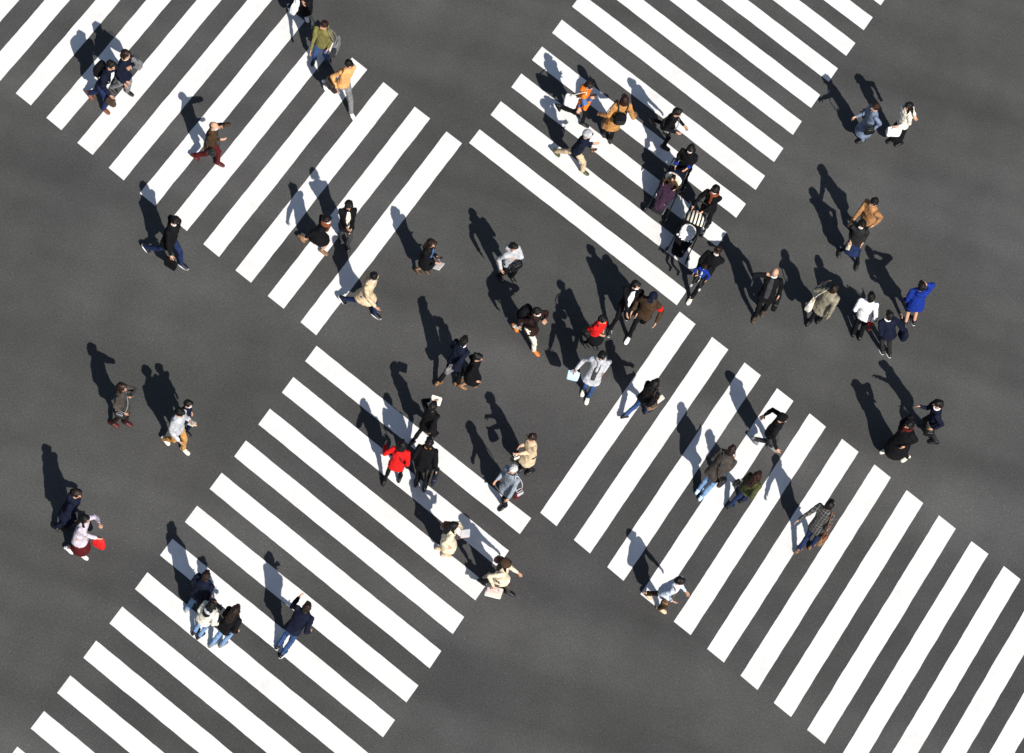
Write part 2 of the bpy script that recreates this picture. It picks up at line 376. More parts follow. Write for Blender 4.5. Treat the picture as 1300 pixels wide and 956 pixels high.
    if hat:
        kind, hcol = hat; g = Geo()
        if kind == 'cap':
            g.ell(hp(0, -.012, .045), ax, (.094*q, .108*q, .088*q)); g.loft([(hp(0, .1, .052), lx, lk, .07*q, .075*q), (hp(0, .1, .062), lx, lk, .07*q, .075*q)], 18)
        elif kind == 'knit':
            g.ell(hp(0, -.02, .045), ax, (.098*q, .11*q, .1*q)); g.loft([(hp(0, -.02, .0), lx, lk, .1*q, .112*q), (hp(0, -.02, .045), lx, lk, .102*q, .114*q)], 20, 2)
        elif kind == 'beret':
            g.ell(hp(-.02, -.03, .075), ax, (.125*q, .13*q, .055*q))
        elif kind == 'brim':
            g.ell(hp(0, -.015, .06), ax, (.095*q, .11*q, .085*q)); g.loft([(hp(0, -.015, .04), lx, lk, .15*q, .165*q), (hp(0, -.015, .055), lx, lk, .145*q, .16*q)], 22, 2)
        make('hat', g, mat(hcol, 'fabric'), root, base, .011, 2, [(.05, .006)])
    # clothes on the trunk and arms
    kind, tc_, hem = top[0], top[1], top[2]
    tm = check_mat(math.atan2(Lt[1], Lt[0])) if tc_ == 'check' else mat(tc_)
    B = bulk; g = Geo(); zh = base[2]+hem*h if not seated else pel[2]-.1*s
    hipw = .172*s*w*B; rows = []
    kmid = (knees[0]+knees[1])/2; spread = abs(np.dot(knees[0]-knees[1], F))*.5
    if not seated and zh < pel[2]-.14*s:
        n = 4
        for j in range(n):
            u = j/n; z = zh+(pel[2]-.1*s-zh)*u; k2 = min(1, (pel[2]-z)/max(.05, pel[2]-kmid[2]))
            c = pel+(kmid-pel)*k2*.9; c[2] = z; fl = 1+.16*(1-u)
            rows.append((c, Lt, F, hipw*1.05*fl, (.135*s*B+spread*k2*.8)*fl))
    else:
        t = -max(.03, (pel[2]-zh)/SP) if not seated else -.12
        rows.append((pel+U*SP*t, Lt, Fc, hipw*1.04, .128*s*B))
    for t, a, b in ((-.02, .172, .132), (.12, .165, .125), (.35, .152, .114), (.62, .172, .122), (.8, .178, .112), (.9, .15, .098), (.98, .09, .078), (1.03, .066, .066)):
        rows.append((pel+U*SP*t, Lt, Fc, a*s*w*B, b*s*B))
    g.loft(rows, 20)
    for k in (0, 1):
        e2 = wr[k]-unit(wr[k]-elb[k])*.012
        g.cone(sh[k]-Z*.004, elb[k], .066*s*B, .053*s*B); g.cone(elb[k], e2, .054*s*B, .043*s*B)
    if kind in ('jacket', 'coat'):                                         # collar and lapels
        for t in np.linspace(0, 2*math.pi, 14, endpoint=False):
            g.ell(neck-U*.012*s+Lt*math.cos(t)*.062*s+Fc*math.sin(t)*.064*s, (Lt, Fc, U), (.028*s, .028*s, .034*s), 8, 5)
    if hood == 'same':
        g.ell(neck-F*.1*s-U*.03*s, (Lt, F, Z), (.11*s, .07*s, .075*s)); 
    make(kind if kind != 'top' else 'sweater', g, tm, root, base, .0165, 2, [(.16, .036), (.055, .016)])
    if hood and hood != 'same':
        g = Geo(); g.ell(neck-F*.1*s-U*.01*s, (Lt, F, Z), (.115*s, .075*s, .075*s)); g.torus(neck+U*.015*s-F*.02*s, (Lt, Fc), .085*s, .03*s)
        make('hood', g, mat(hood), root, base, .014, 2, [(.06, .014)])
    if shirt:
        g = Geo(); rows = []
        for t, a, b in ((max(-.1, -(pel[2]-zh)/SP), .05, .02), (.12, .058, .02), (.35, .06, .02), (.62, .068, .022), (.85, .052, .02), (.99, .04, .02)):
            prof = {.12: .125, .35: .114, .62: .122, .85: .106, .99: .07}.get(t, .13)
            rows.append((pel+U*SP*t+Fc*(prof*s*B-.006), Lt, Fc, a*s*w, b*s))
        g.loft(rows, 14); make('shirt', g, mat(shirt), root, base, .013, 1, [(.06, .01)])
    if collar:
        g = Geo(); g.torus(neck+U*.005, (Lt, Fc), .062*s, .022*s); make('collar', g, mat(collar), root, base, .011, 1)
    if scarf:
        g = Geo(); g.torus(neck+U*.02, (Lt, Fc), .08*s, .042*s); g.cone(neck+Fc*.1*s, neck+Fc*.13*s-U*.26*s, .04*s, .035*s)
        make('scarf', g, mat(scarf), root, base, .013, 2, [(.06, .02)])
    if armband:
        side_, ac = armband; k = 0 if side_ == 'left' else 1; m_ = sh[k]*.55+elb[k]*.45; d = unit(elb[k]-sh[k])
        g = Geo(); g.cone(m_-d*.035, m_+d*.035, .07*s*B, .068*s*B, 14); make('armband', g, mat(ac), root, base, .014, 1)
    if cuffs:
        for k in (0, 1):
            d = unit(wr[k]-elb[k]); g = Geo(); g.tube([wr[k]-d*.06, wr[k]-d*.03, wr[k]+d*.004], [.05*s, .052*s, .046*s], 14); make('cuff', g, mat(cuffs), root, base)
    # legs
    bk, bc, bf = bottom
    if bk in ('trousers', 'jeans', 'shorts'):
        g = Geo()
        g.loft([(pel-U*.09*s, Lt, Fc, .15*s*w, .11*s), (pel, Lt, Fc, .16*s*w, .118*s), (pel+U*.1*s, Lt, Fc, .145*s*w, .105*s)], 18)
        for k in (0, 1):
            end = anks[k]-unit(anks[k]-knees[k])*.0+np.array([0, 0, -.012]); r3 = .052*s*bf
            g.cone(hips[k], knees[k], .09*s*(1+(bf-1)*.5), .063*s*bf)
            if bk != 'shorts': g.cone(knees[k], end, .064*s*bf, r3)
        make(bk if bk != 'jeans' else 'jeans', g, mat(bc), root, base, .0155, 2, [(.1, .028), (.045, .012)])
    elif bk == 'skirt':
        g = Geo(); zb = base[2]+bf*h; rows = []
        for j in range(5):
            u = j/5; z = zb+(pel[2]-.05*s-zb)*u; k2 = (pel[2]-z)/max(.05, pel[2]-kmid[2]); c = pel+(kmid-pel)*min(1, k2)*.9; c[2] = z
            rows.append((c, Lt, F, (.21-.05*u)*s, (.155-.04*u)*s+spread*.8*min(1, k2)))
        rows.append((pel+U*.08*s, Lt, Fc, .135*s, .1*s)); g.loft(rows, 20)
        make('skirt', g, mat(bc), root, base, .0155, 2, [(.08, .03)])
        if shoe == 'boots' or top[2] > 9: pass
    # shoes
    for k in (0, 1):
        an, fd, fu, fs = foots[k]; shk = 'dkbrown' if shoe == 'boots' else shoe; rows = []
        for y, wd, ht in ((-.072, .018, .03), (-.062, .031, .05), (-.02, .036, .062), (.03, .038, .056), (.08, .045, .042), (.125, .046, .032), (.16, .036, .026), (.176, .018, .016)):
            rows.append((an+fd*y*s+fu*(-.078+ht*.78)*s, fs, fu, wd*s*1.06, ht*.8*s))
        g = Geo(); g.loft(rows, 14, 2.6)
        if shk in ('white', 'ivory', 'tanlea', 'orange', 'camel'): g.cone(an+fu*.02*s, an+fu*.0-fu*.02*s, .043*s, .045*s, 12)
        else: g.cone(an+fu*(.16 if shoe == 'boots' else .015)*s, an-fu*.02*s, .047*s, .046*s, 12)
        o = make('shoe', g, mat(shk, 'leather'), root, base)
        if sole:
            rows = [(an+fd*y*s-fu*z*s, fd, fs, .13*s, .052*s) for y, z in ((.052, .083), (.052, .06))]
            g = Geo(); g.loft(rows, 18, 2.4); make('sole', g, mat(sole, 'plastic'), o, base)
    return dict(root=root, wr=wr, elb=elb, sh=sh, neck=neck, pel=pel, U=U, F=F, Lt=Lt, s=s, Fc=Fc, SP=SP, hd=hd, lk=lk)
def gdir(p, v, z=0.0):
    """a direction drawn on the photograph, as a direction on the ground"""
    a = at(p[0], p[1], z); b = at(p[0]+v[0]*10, p[1]+v[1]*10, z); return unit(b-a)
def P(label, head, feet, face, h=1.68, hands=(), gaze=None, down=.18, fem=False, lift=None, **kw):
    """one pedestrian: where the head and shoes are seen, which way he or she walks, what the hands do"""
    s = h/1.7; F = gdir(head, face); Lt = np.array([-F[1], F[0], 0.])
    hd = at(head[0], head[1], .935*h); fx = [at(f[0], f[1], .05) for f in feet]
    ctr = hd-F*.05; ctr[2] = 0
    if len(fx) == 0: fx = [ctr+F*.16+Lt*.07, ctr-F*.16-Lt*.07]
    if len(fx) == 1: fx.append(2*(ctr-F*.02)-fx[0]); 
    for i in (0, 1):
        d = fx[i]-ctr; d[2] = 0; l = np.linalg.norm(d)
        if l > .62*s: fx[i] = ctr+d/l*.62*s
    lat = [np.dot(f-ctr, Lt) for f in fx]
    if lat[0] < lat[1]: fx = fx[::-1]
    # keep the two feet at least a shoe's width apart
    gap = np.dot(fx[0]-fx[1], Lt)
    if gap < .13 and abs(np.dot(fx[0]-fx[1], F)) < .3: fx[0] = fx[0]+Lt*(.13-gap)/2; fx[1] = fx[1]-Lt*(.13-gap)/2
    mid = (fx[0]+fx[1])/2
    off = mid-ctr; off[2] = 0
    pel = ctr+off*.55
    ank = []; st = [np.dot(f-mid, F) for f in fx]
    for i in (0, 1):
        f = fx[i].copy()-F*.055*s; f[2] = .08*s
        back = st[i] < -.14
        if back: f[2] += min(.11, (-st[i]-.14)*.35+.03)
        ank.append(f)
    if lift:                                                                 # trailing foot well off the ground
        i = 0 if st[0] < st[1] else 1; ank[i][2] = lift
    reach = .80*s; zz = .525*h
    for i, sg in ((0, 1), (1, -1)):
        hip = pel+Lt*sg*.085*s; d = ank[i]-hip; d[2] = 0
        zz = min(zz, ank[i][2]+math.sqrt(max(.05, reach**2-d@d)))
    zz = max(zz, .43*h); pel[2] = zz
    hd = at(head[0], head[1], .935*h-(.525*h-zz)*.8)
    # hands: given points, else an arm swing against the legs
    w = .93 if fem else 1.0
    sh0 = [pel+Lt*sg*.172*s*w+np.array([0, 0, .29*h]) + (hd-pel)*np.array([1, 1, 0])*.8 for sg in (1, -1)]
    hz = [None, None]
    for hp_ in hands:
        if hp_ == 'phone':
            k = 1 if hz[1] is None else 0; hz[k] = sh0[k]*.5+sh0[1-k]*.5+F*.27*s+Lt*(.04 if k == 0 else -.04); hz[k][2] = 1.13*s+base_z(flat=True)
            continue
        if hp_ in ('pocketL', 'pocketR'):
            k = 0 if hp_ == 'pocketL' else 1; hz[k] = pel+Lt*(1 if k == 0 else -1)*.2*s+F*.09; hz[k][2] = .95*s; continue
        (px, py), z = hp_[0], hp_[1]; q = at(px, py, z)
        k = int(np.linalg.norm(q-sh0[0]) > np.linalg.norm(q-sh0[1]))
        if hz[k] is not None: k = 1-k
        hz[k] = q
    swing = max(-.26, min(.26, (st[1]-st[0])*.42))
    for k, sg in ((0, 1), (1, -1)):
        if hz[k] is None:
            hz[k] = sh0[k]+Lt*sg*.04*s+F*(swing*sg+.03)*s; hz[k][2] = sh0[k][2]-(.49-abs(swing)*.25)*s
    look = None if gaze is None else gdir(head, gaze)-Z*down
    if look is None: look = F-Z*down
    base = ((fx[0]+fx[1])/2); base[2] = 0.004
    return build_person(label, base, h, F, pel, hd, ank, hz, look, fem=fem, **kw)
def base_z(flat=True): return 0.0
# ------------------------------------------------------------------ things carried
def frame(d, tilt=0):
    d = unit([d[0], d[1], 0]); l = np.array([-d[1], d[0], 0.]); return l, d, Z
BAGS = 'bags carried by the pedestrians'
def bag(kind, label, c, d, size, col, col2=None, handle=None, name=None, cat='bag', group=None, tilt=0.0):
    if group is None: group = BAGS
    l, f, u = frame(d); 
    if tilt: u, f = unit(u*math.cos(tilt)-f*math.sin(tilt)), unit(f*math.cos(tilt)+u*math.sin(tilt))
    a, b, hh = size; c = np.array(c, float); base = c-Z*hh
    root = thing(name or {'backpack': 'backpack', 'paper': 'paper_bag', 'tote': 'tote_bag', 'case': 'briefcase'}.get(kind, 'handbag'), label, cat, base, group)
    mk = 'paper' if kind == 'paper' else ('fabric' if kind in ('tote', 'backpack') else 'leather'); M = mat(col, mk); M2 = mat(col2 or col, mk)
    g = Geo()
    if kind == 'backpack':
        g.loft([(c-u*hh, l, f, a*.85, b*.8), (c-u*hh*.9, l, f, a, b), (c, l, f, a, b), (c+u*hh*.6, l, f, a*.93, b*.9), (c+u*hh*.95, l, f, a*.7, b*.6), (c+u*hh*1.05, l, f, a*.4, b*.35)], 20, 3)
        o = make('bag_body', g, M, root, base, .012, 2, [(.07, .016)])
        g = Geo(); g.loft([(c-u*hh*.75+f*b*.95, l, f, a*.7, b*.3), (c-u*hh*.7+f*b*.95, l, f, a*.75, b*.36), (c+u*hh*.0+f*b*.95, l, f, a*.72, b*.34), (c+u*hh*.06+f*b*.92, l, f, a*.6, b*.2)], 16, 3); make('pocket', g, M2, root, base)
        g = Geo(); g.tube([c+u*hh*(1.0)+l*.03*math.cos(t)-f*.02+u*.035*math.sin(t) for t in np.linspace(0, math.pi, 8)], .008); make('handle', g, M2, root, base)
    elif kind in ('tote', 'paper'):
        g.loft([(c-u*hh, l, f, a*.94, b), (c-u*hh*.6, l, f, a*.97, b*1.05), (c, l, f, a, b*.95), (c+u*hh*.75, l, f, a, b*.7), (c+u*hh, l, f, a*.98, b*.45)], 20, 6)
        make('bag_body', g, M, root, base, None if kind == 'paper' else .011, 1, [(.09, .014)], sharp=(kind == 'paper'))
        for sg in (1, -1):
            g = Geo(); g.tube([c+u*hh*.96+f*sg*b*.4+l*a*.5*math.cos(t)+u*(handle or .12)*math.sin(t) for t in np.linspace(0, math.pi, 10)], .007); make('handle', g, M2, root, base)
    elif kind == 'case':
        g.rbox(c, (l, f, u), (a, b, hh)); make('bag_body', g, M, root, base)
        g = Geo(); g.rbox(c+f*b*.9-u*hh*.1, (l, f, u), (a*.8, b*.25, hh*.6)); make('pocket', g, M2, root, base)
        g = Geo(); g.tube([c+u*hh*.97+l*a*.35*math.cos(t)+u*.07*math.sin(t) for t in np.linspace(0, math.pi, 10)], .01); make('handle', g, M2, root, base)
    else:
        g.loft([(c-u*hh, l, f, a*.8, b*.8), (c-u*hh*.8, l, f, a, b), (c-u*hh*.1, l, f, a*.96, b*.95), (c+u*hh*.6, l, f, a*.82, b*.6), (c+u*hh, l, f, a*.68, b*.3)], 20, 3)
        make('bag_body', g, M, root, base, .011, 2, [(.06, .012)])
        g = Geo(); g.loft([(c+u*hh*.15+f*b*.85, l, f, a*.6, b*.25), (c+u*hh*.7+f*b*.6, l, f, a*.62, b*.25)], 14, 4); make('flap', g, M2, root, base)
        for sg in (1, -1):
            g = Geo(); g.tube([c+u*hh*.9+f*sg*b*.35+l*a*.5*math.cos(t)+u*(handle or .14)*math.sin(t) for t in np.linspace(0, math.pi, 10)], .009); make('handle', g, M2, root, base)
    return root, base, M2
def strap(rt, pts, r=.012):
    root, base, M2 = rt; g = Geo(); g.tube(pts, r); make('strap', g, M2, root, base)
def smooth_path(pts, n=6):
    pts = [np.array(p, float) for p in pts]; out = []
    for i in range(len(pts)-1):
        p0, p1, p2, p3 = pts[max(i-1, 0)], pts[i], pts[i+1], pts[min(i+2, len(pts)-1)]
        for k in range(n):
            t = k/n; out.append(.5*((2*p1)+(-p0+p2)*t+(2*p0-5*p1+4*p2-p3)*t*t+(-p0+3*p1-3*p2+p3)*t**3))
    out.append(pts[-1]); return out
def backpack(J, label, col, col2=None, size=(.15, .085, .2), group=None, drop=.0):
    """worn on both shoulders"""
    s, F, Lt, U = J['s'], J['F'], J['Lt'], J['U']
    c = J['pel']+U*J['SP']*(.58-drop)-J['Fc']*(.13*s+size[1])
    rt = bag('backpack', label, c, -F, size, col, col2, group=group)
    for sg in (1, -1):
        a = Lt*sg*.1*s
        strap(rt, smooth_path([c+U*size[2]*.8+a*.8+F*size[1]*.8, J['pel']+U*J['SP']*.97+a*1.1-J['Fc']*.06, J['pel']+U*J['SP']*.94+a*1.15+J['Fc']*.10, J['pel']+U*J['SP']*.62+a*1.2+J['Fc']*.155*s, J['pel']+U*J['SP']*.42+Lt*sg*.18*s, c-U*size[2]*.6+a+F*size[1]*.6]), .016)
    return rt
def shoulder_bag(J, label, col, col2=None, side='right', size=(.15, .065, .11), kind='handbag', z=None, fwd=-.03, out=.0, name=None, group=None, cross=True, tilt=0):
    """hangs at the hip from a strap over the shoulder"""
    s, F, Lt, U = J['s'], J['F'], J['Lt'], J['U']; sg = 1 if side == 'left' else -1
    c = J['pel']+Lt*sg*(.19*s+size[1]*.85+out)+F*fwd; c[2] = (z if z is not None else J['pel'][2]+.02)
    rt = bag(kind, label, c, Lt*sg, size, col, col2, handle=.03, name=name, group=group, tilt=tilt)
    k = 0 if side == 'left' else 1; top = J['sh'][k]; o = J['sh'][1-k] if cross else top
    st = (o*.62+J['neck']*.38) if cross else top*.8+J['neck']*.2
    st = st+Z*(.072 if cross else .07)
    mid_ = (c+st)/2
    if cross: pts = [c+Z*size[2]*.85+F*.09, mid_+F*.16*s+Lt*sg*.03, st+F*.03, st-F*.05, mid_-F*.155*s+Lt*sg*.02, c+Z*size[2]*.85-F*.09]
    else:
        tp = c+Z*size[2]*.9; pts = [tp+F*.06, tp*.5+st*.5+F*.085+Lt*sg*.035, st+F*.035, st-F*.035, tp*.5+st*.5-F*.085+Lt*sg*.035, tp-F*.06]
    strap(rt, smooth_path(pts), .01)
    return rt
def hand_bag(J, k, label, kind, col, col2=None, size=(.14, .06, .12), handle=.12, d=None, name=None, group=None, cat='bag', drop=.0, tilt=0):
    """hangs from hand k (0 left, 1 right)"""
    c = J['wr'][k]+unit(J['wr'][k]-J['elb'][k])*.07; c = c-Z*(size[2]+handle*.9+drop)
    c[2] = max(c[2], size[2]+.02)
    return bag(kind, label, c, J['Lt'] if d is None else d, size, col, col2, handle=handle, name=name, group=group, cat=cat, tilt=tilt)
def phone(J, k, label, col='black', group='phones held in the hand'):
    d = unit(J['wr'][k]-J['elb'][k]); c = J['wr'][k]+d*.1+Z*.02; F = J['F']; u = unit(F*.75+Z*.55); f = unit(Z*.75-F*.55)
    root = thing('phone', label, 'phone', c, group); g = Geo(); g.rbox(c, (J['Lt'], f, u), (.038, .006, .078)); make('phone_body', g, mat(col, 'plastic'), root, c)
    g = Geo(); g.rbox(c+f*.0065, (J['Lt'], f, u), (.034, .002, .072)); make('screen', g, mat('dkgrey', 'plastic'), root, c)
def papers(J, k, label, col='white', size=(.11, .15), name='papers', cat='papers', dz=-.03, d=None, lean=.5):
    c = J['wr'][k]+unit(J['wr'][k]-J['elb'][k])*.1+Z*dz; F = J['F'] if d is None else d; Lt = np.array([-F[1], F[0], 0])
    u = unit(F*math.cos(lean)+Z*math.sin(lean)); f = unit(Z*math.cos(lean)-F*math.sin(lean))
    root = thing(name, label, cat, c); g = Geo(); g.rbox(c, (Lt, f, u), (size[0], .006, size[1])); make('cover', g, mat(col, 'paper'), root, c, sharp=True)
    g = Geo(); g.rbox(c+f*.008+u*.01+Lt*.006, (Lt, f, u), (size[0]*.96, .003, size[1]*.96)); make('sheet', g, mat('ivory' if col == 'white' else 'white', 'paper'), root, c, sharp=True)
def K(J, px, z=.8):
    q = at(px[0], px[1], z); return int(np.linalg.norm(q-J['wr'][0]) > np.linalg.norm(q-J['wr'][1]))
# ---- far left crossing
J = P('person in navy blazer over white shirt with brown lace-up shoes, holding a brown bag', (141,83), [(115,123),(134,140)], (.8,.6), 1.76, [((139,120),.92)], top=('jacket','navy',.42), shirt='white', bottom=('jeans','dkjeans',1.05), shoe='rust', hair=('short','hblack'))
backpack(J, 'black backpack on the back of the person in navy blazer', 'black', 'black', (.15,.09,.2))
hand_bag(J, K(J,(139,120)), 'soft brown leather bag held by the person in navy blazer', 'handbag', 'brown', 'dkbrown', (.13,.07,.11), .06)
J = P('person with a khaki collar and navy coat hugging a grey bag, beside the navy blazer', (160,69), [], (.85,.5), 1.66, [((166,84),1.2)], fem=True, top=('jacket','navy',.40), collar='beige', bottom=('trousers','grey',1.1), hair=('bob','hbrown'))
bag('tote', 'grey cloth bag carried at the shoulder next to the navy blazer', at(172,79,1.15), J['Lt'], (.17,.07,.13), 'grey', 'dkgrey', handle=.1)
J = P('older person in brown jacket and dark red trousers shading the eyes with one hand', (272,160), [(249,201),(279,208)], (.95,.35), 1.68, [((282,160),1.5),((279,177),1.05)], mask=True, top=('jacket','brown',.44), scarf=None, bottom=('trousers','dkred',1.05), shoe='dkred', hair=('thin','hbrown'))
shoulder_bag(J, 'small black shoulder bag of the person in dark red trousers', 'black', None, 'right', (.1,.05,.1), fwd=.12)
J = P('person in black jacket and blue jeans striding widely in white-soled shoes', (222,281), [(188,319),(233,337)], (.85,.55), 1.74, [((217,327),.8)], gaze=(-.5,.8), mask=True, bulk=1.12, top=('jacket','black',.40), bottom=('jeans','dkjeans',1.0), shoe='navy', sole='white')
hand_bag(J, K(J,(217,327)), 'black shopping bag swinging from the hand of the striding person in blue jeans', 'tote', 'black', None, (.15,.06,.14), .1)
# ---- top edge
J = P('person in long black coat cut off by the top edge, holding a white bag', (401,-24), [(389,22),(368,12)], (.4,.9), 1.68, [((384,0),.95)], fem=True, top=('coat','black',.24), bottom=('trousers','black',1.05), shoe='white', hair=('bob','hblack'))
bag('paper', 'large white shopping bag carried by the person at the top edge', at(377,6,.62), gdir((380,10),(.6,.4)), (.2,.07,.17), 'white', 'white', handle=.14)
J = P('person in olive parka and blue jeans with dark red hair, grey tote on the arm', (411,32), [(398,78),(414,79)], (-.4,.9), 1.66, [((394,66),.85)], fem=True, gaze=(-.8,.5), top=('jacket','olive',.44), hood='same', bottom=('jeans','jeans',.95), shoe='charcoal', hair=('short','hred'))
shoulder_bag(J, 'grey canvas tote bag hanging from the arm of the olive parka', 'grey', 'grey', 'left', (.21,.07,.18), 'tote', z=.78, cross=False, out=.06)
J = P('person in apricot sweater and grey trousers with white shoes, brown handbag behind', (443,82), [(413,112),(447,146)], (.55,.85), 1.70, [((427,111),.95)], fem=True, top=('sweater','apricot',.44), bottom=('trousers','grey',1.1), shoe='white', hair=('short','hblack'))
b = shoulder_bag(J, 'dark brown slouchy handbag on the shoulder of the apricot sweater', 'dkbrown', 'brown', 'right', (.21,.08,.13), z=.86, fwd=-.05, cross=False)
# ---- left crossing, lower part
J = P('person in black coat with an orange scarf and white face mask, left of a companion', (415,279), [(384,305),(411,320)], (.85,.5), 1.62, [((385,303),.75)], fem=True, mask=True, top=('coat','black',.36), scarf='rust', bottom=('skirt','black',.32), shoe='tanlea', hair=('short','hblack'))
J = P('person in open black jacket over cream top looking down at a red-cased phone', (443,261), [(442,313),(432,300)], (.15,1), 1.64, [((440,288),1.05),((446,290),1.05)], fem=True, down=.45, top=('jacket','black',.42), shirt='ivory', bottom=('trousers','dkgrey',1.1), shoe='black', hair=('bob','hblack'))
phone(J, 0, 'phone in a red case held by the person in black jacket and cream top', 'dkred')
J = P('person in light tan coat and dark blue jeans stepping off the last left stripe', (474,352), [(437,384),(478,400)], (.85,.55), 1.72, [], gaze=(-.3,.9), mask=True, top=('coat','beige',.36), bottom=('jeans','dkjeans',1.0), shoe='black', sole='white', hair=('short','hblack'))
# ---- middle of the junction
J = P('person with long brown hair in black coat carrying a cream folder and a phone', (548,309), [(540,345),(532,343)], (.8,.55), 1.58, [((554,325),1.08),((552,333),.95)], fem=True, down=.4, top=('coat','black',.34), shirt='denim', bottom=('skirt','black',.3), shoe='brown', hair=('long','hbrown'))
phone(J, K(J,(554,325),1.08), 'phone held by the person with long brown hair and a cream folder')
papers(J, K(J,(552,333),.95), 'cream folder carried under the arm of the person with long brown hair', 'ivory', (.11,.09), 'folder', 'folder', dz=-.08)
J = P('person in pale grey jacket with a black bag across the belly, alone in mid junction', (652,314), [(635,352),(651,354)], (.6,.75), 1.66, [((653,327),1.2),((636,341),.85)], top=('jacket','ltgrey',.45), bottom=('trousers','black',1.0), shoe='black', hair=('short','hblack'), hood='ltgrey', mask=True)
bag('handbag', 'black bag worn in front of the pale grey jacket', J['pel']+J['Fc']*.22+Z*.14, J['F'], (.16,.07,.12), 'black', None, handle=.05, name='shoulder_bag')
J = P('person in dark brown coat and white trousers with orange shoes', (682,396), [(680,447),(655,419)], (.75,.6), 1.66, [((692,405),1.2)], fem=True, mask=True, top=('coat','dkbrown',.40), bottom=('trousers','ivory',1.05), shoe='orange', hair=('short','hblack'))
backpack(J, 'furry black backpack on the dark brown coat', 'black', None, (.17,.11,.2))
J = P('person in navy suit with white collar and grey bag, beside a person in loose black', (589,433), [(558,486),(582,484)], (.75,-.55), 1.72, [((576,462),.95)], top=('jacket','navy',.43), collar='white', bottom=('trousers','black',.95), shoe='tanlea', hair=('short','hblack'))
hand_bag(J, K(J,(576,462),.95), 'flat grey bag held by the person in navy suit', 'tote', 'grey', None, (.17,.05,.12), .05)
J = P('person in loose black coat with bare lower legs, right of the navy suit', (607,454), [(587,491),(600,488)], (.75,.25), 1.58, [], fem=True, top=('coat','black',.30), bottom=('skirt','black',.27), shoe='tanlea', hair=('bun','hblack'))
J = P('person in dark flared black coat holding a white paper to the face', (550,516), [(524,562),(552,552)], (.65,-.65), 1.64, [((549,508),1.3)], fem=True, top=('coat','black',.40), bottom=('trousers','black',.9), shoe='black', hair=('short','hblack'))
papers(J, K(J,(549,508),1.3), 'white paper held up by the person in flared black coat', 'white', (.11,.09), 'paper_sheet', 'paper', d=gdir((550,510),(.3,-.9)), lean=.25)
J = P('person in bright red coat with black hair walking away, arm out to the left', (511,565), [(488,610),(508,606)], (.3,-.9), 1.64, [((489,566),1.0)], fem=True, top=('coat','red',.40), hood='same', bottom=('trousers','black',.85), shoe='black', hair=('bob','hblack'))
shoulder_bag(J, 'black cross strap bag over the bright red coat', 'black', None, 'right', (.11,.05,.09), fwd=.05)
J = P('person in black suit with a navy bag and dark umbrella, right of the red coat', (545,562), [(529,611),(540,617)], (.3,-.95), 1.74, [((554,597),.9)], top=('jacket','black',.42), bottom=('trousers','black',1.1), shoe='black', collar='camel', hair=('short','hblack'))
kb = K(J,(554,597),.9)
hand_bag(J, kb, 'navy briefcase in the hand of the person in black suit', 'case', 'navy', 'black', (.17,.05,.14), .1, cat='briefcase')
c = J['wr'][kb]-Z*.3-J['Lt']*(.16 if kb == 0 else -.16)-J['F']*.15
um = thing('umbrella', 'furled dark umbrella carried beside the navy briefcase', 'umbrella', c-Z*.3)
g = Geo(); g.tube([c-Z*.34, c-Z*.3, c-Z*.1, c+Z*.18, c+Z*.22], [.008,.02,.036,.03,.012], 10); make('canopy', g, mat('black'), um, c-Z*.3)
g = Geo(); g.tube(smooth_path([c+Z*.2, c+Z*.36, c+Z*.42+J['F']*.03, c+Z*.38+J['F']*.08]), .011); make('handle', g, mat('brown','leather'), um, c-Z*.3)
# ---- by the lower left crossing
J = P('person in tan coat with brown hair, reaching left with a black bag', (675,556), [(664,598),(671,596)], (-.8,.35), 1.66, [((661,566),1.15),((660,576),1.0)], fem=True, top=('coat','beige',.33), bottom=('trousers','charcoal',1.0), shoe='black', hair=('short','hbrown'))
hand_bag(J, K(J,(660,576),1.0), 'small black bag held in front of the tan coat', 'handbag', 'black', 'ivory', (.11,.06,.1), .05)
J = P('person in light blue-grey coat with grey hair, in front of the tan coat', (651,596), [(636,641),(647,634)], (-.75,.45), 1.70, [((644,636),.75)], top=('coat','bluegrey',.40), collar='charcoal', bottom=('trousers','black',1.15), shoe='black', hair=('short','hgrey'))
shoulder_bag(J, 'red and grey bag at the hip of the blue-grey coat', 'dkred', 'ltgrey', 'left', (.13,.07,.13), z=.85, cross=False)
J = P('person with long black hair in cream coat walking right across the stripes', (576,668), [(559,699),(567,703)], (.9,.1), 1.58, [((588,674),1.15)], fem=True, top=('coat','cream',.27), bottom=('skirt','cream',.24), shoe='beige', hair=('long','hblack'))
shoulder_bag(J, 'dark red shoulder bag of the person in cream coat', 'dkred', 'rust', 'left', (.14,.07,.13), z=.9, cross=False)
papers(J, K(J,(588,674),1.15), 'pink cloth held by the person in cream coat', 'pink', (.09,.1), 'handkerchief', 'cloth', dz=.02)
J = P('person with long black hair and brown beret in pale tan coat, holding papers', (643,716), [(613,741),(648,753)], (.9,.3), 1.62, [((626,744),.95)], fem=True, top=('coat','cream',.38), bottom=('trousers','taupe',1.0), shoe='black', hair=('long','hblack'), hat=('beret','brown'))
kk = K(J,(626,744),.95)
hand_bag(J, kk, 'pink and white carrier bag hanging beside white papers', 'paper', 'pink', 'white', (.14,.05,.13), .06)
papers(J, kk, 'white papers held by the person in brown beret', 'white', (.12,.17), 'papers', 'papers', dz=-.12, lean=.2)
shoulder_bag(J, 'brown and red bag behind the shoulder of the person in beret', 'dkred', 'brown', 'left', (.12,.06,.11), z=1.0, cross=False, fwd=-.12)
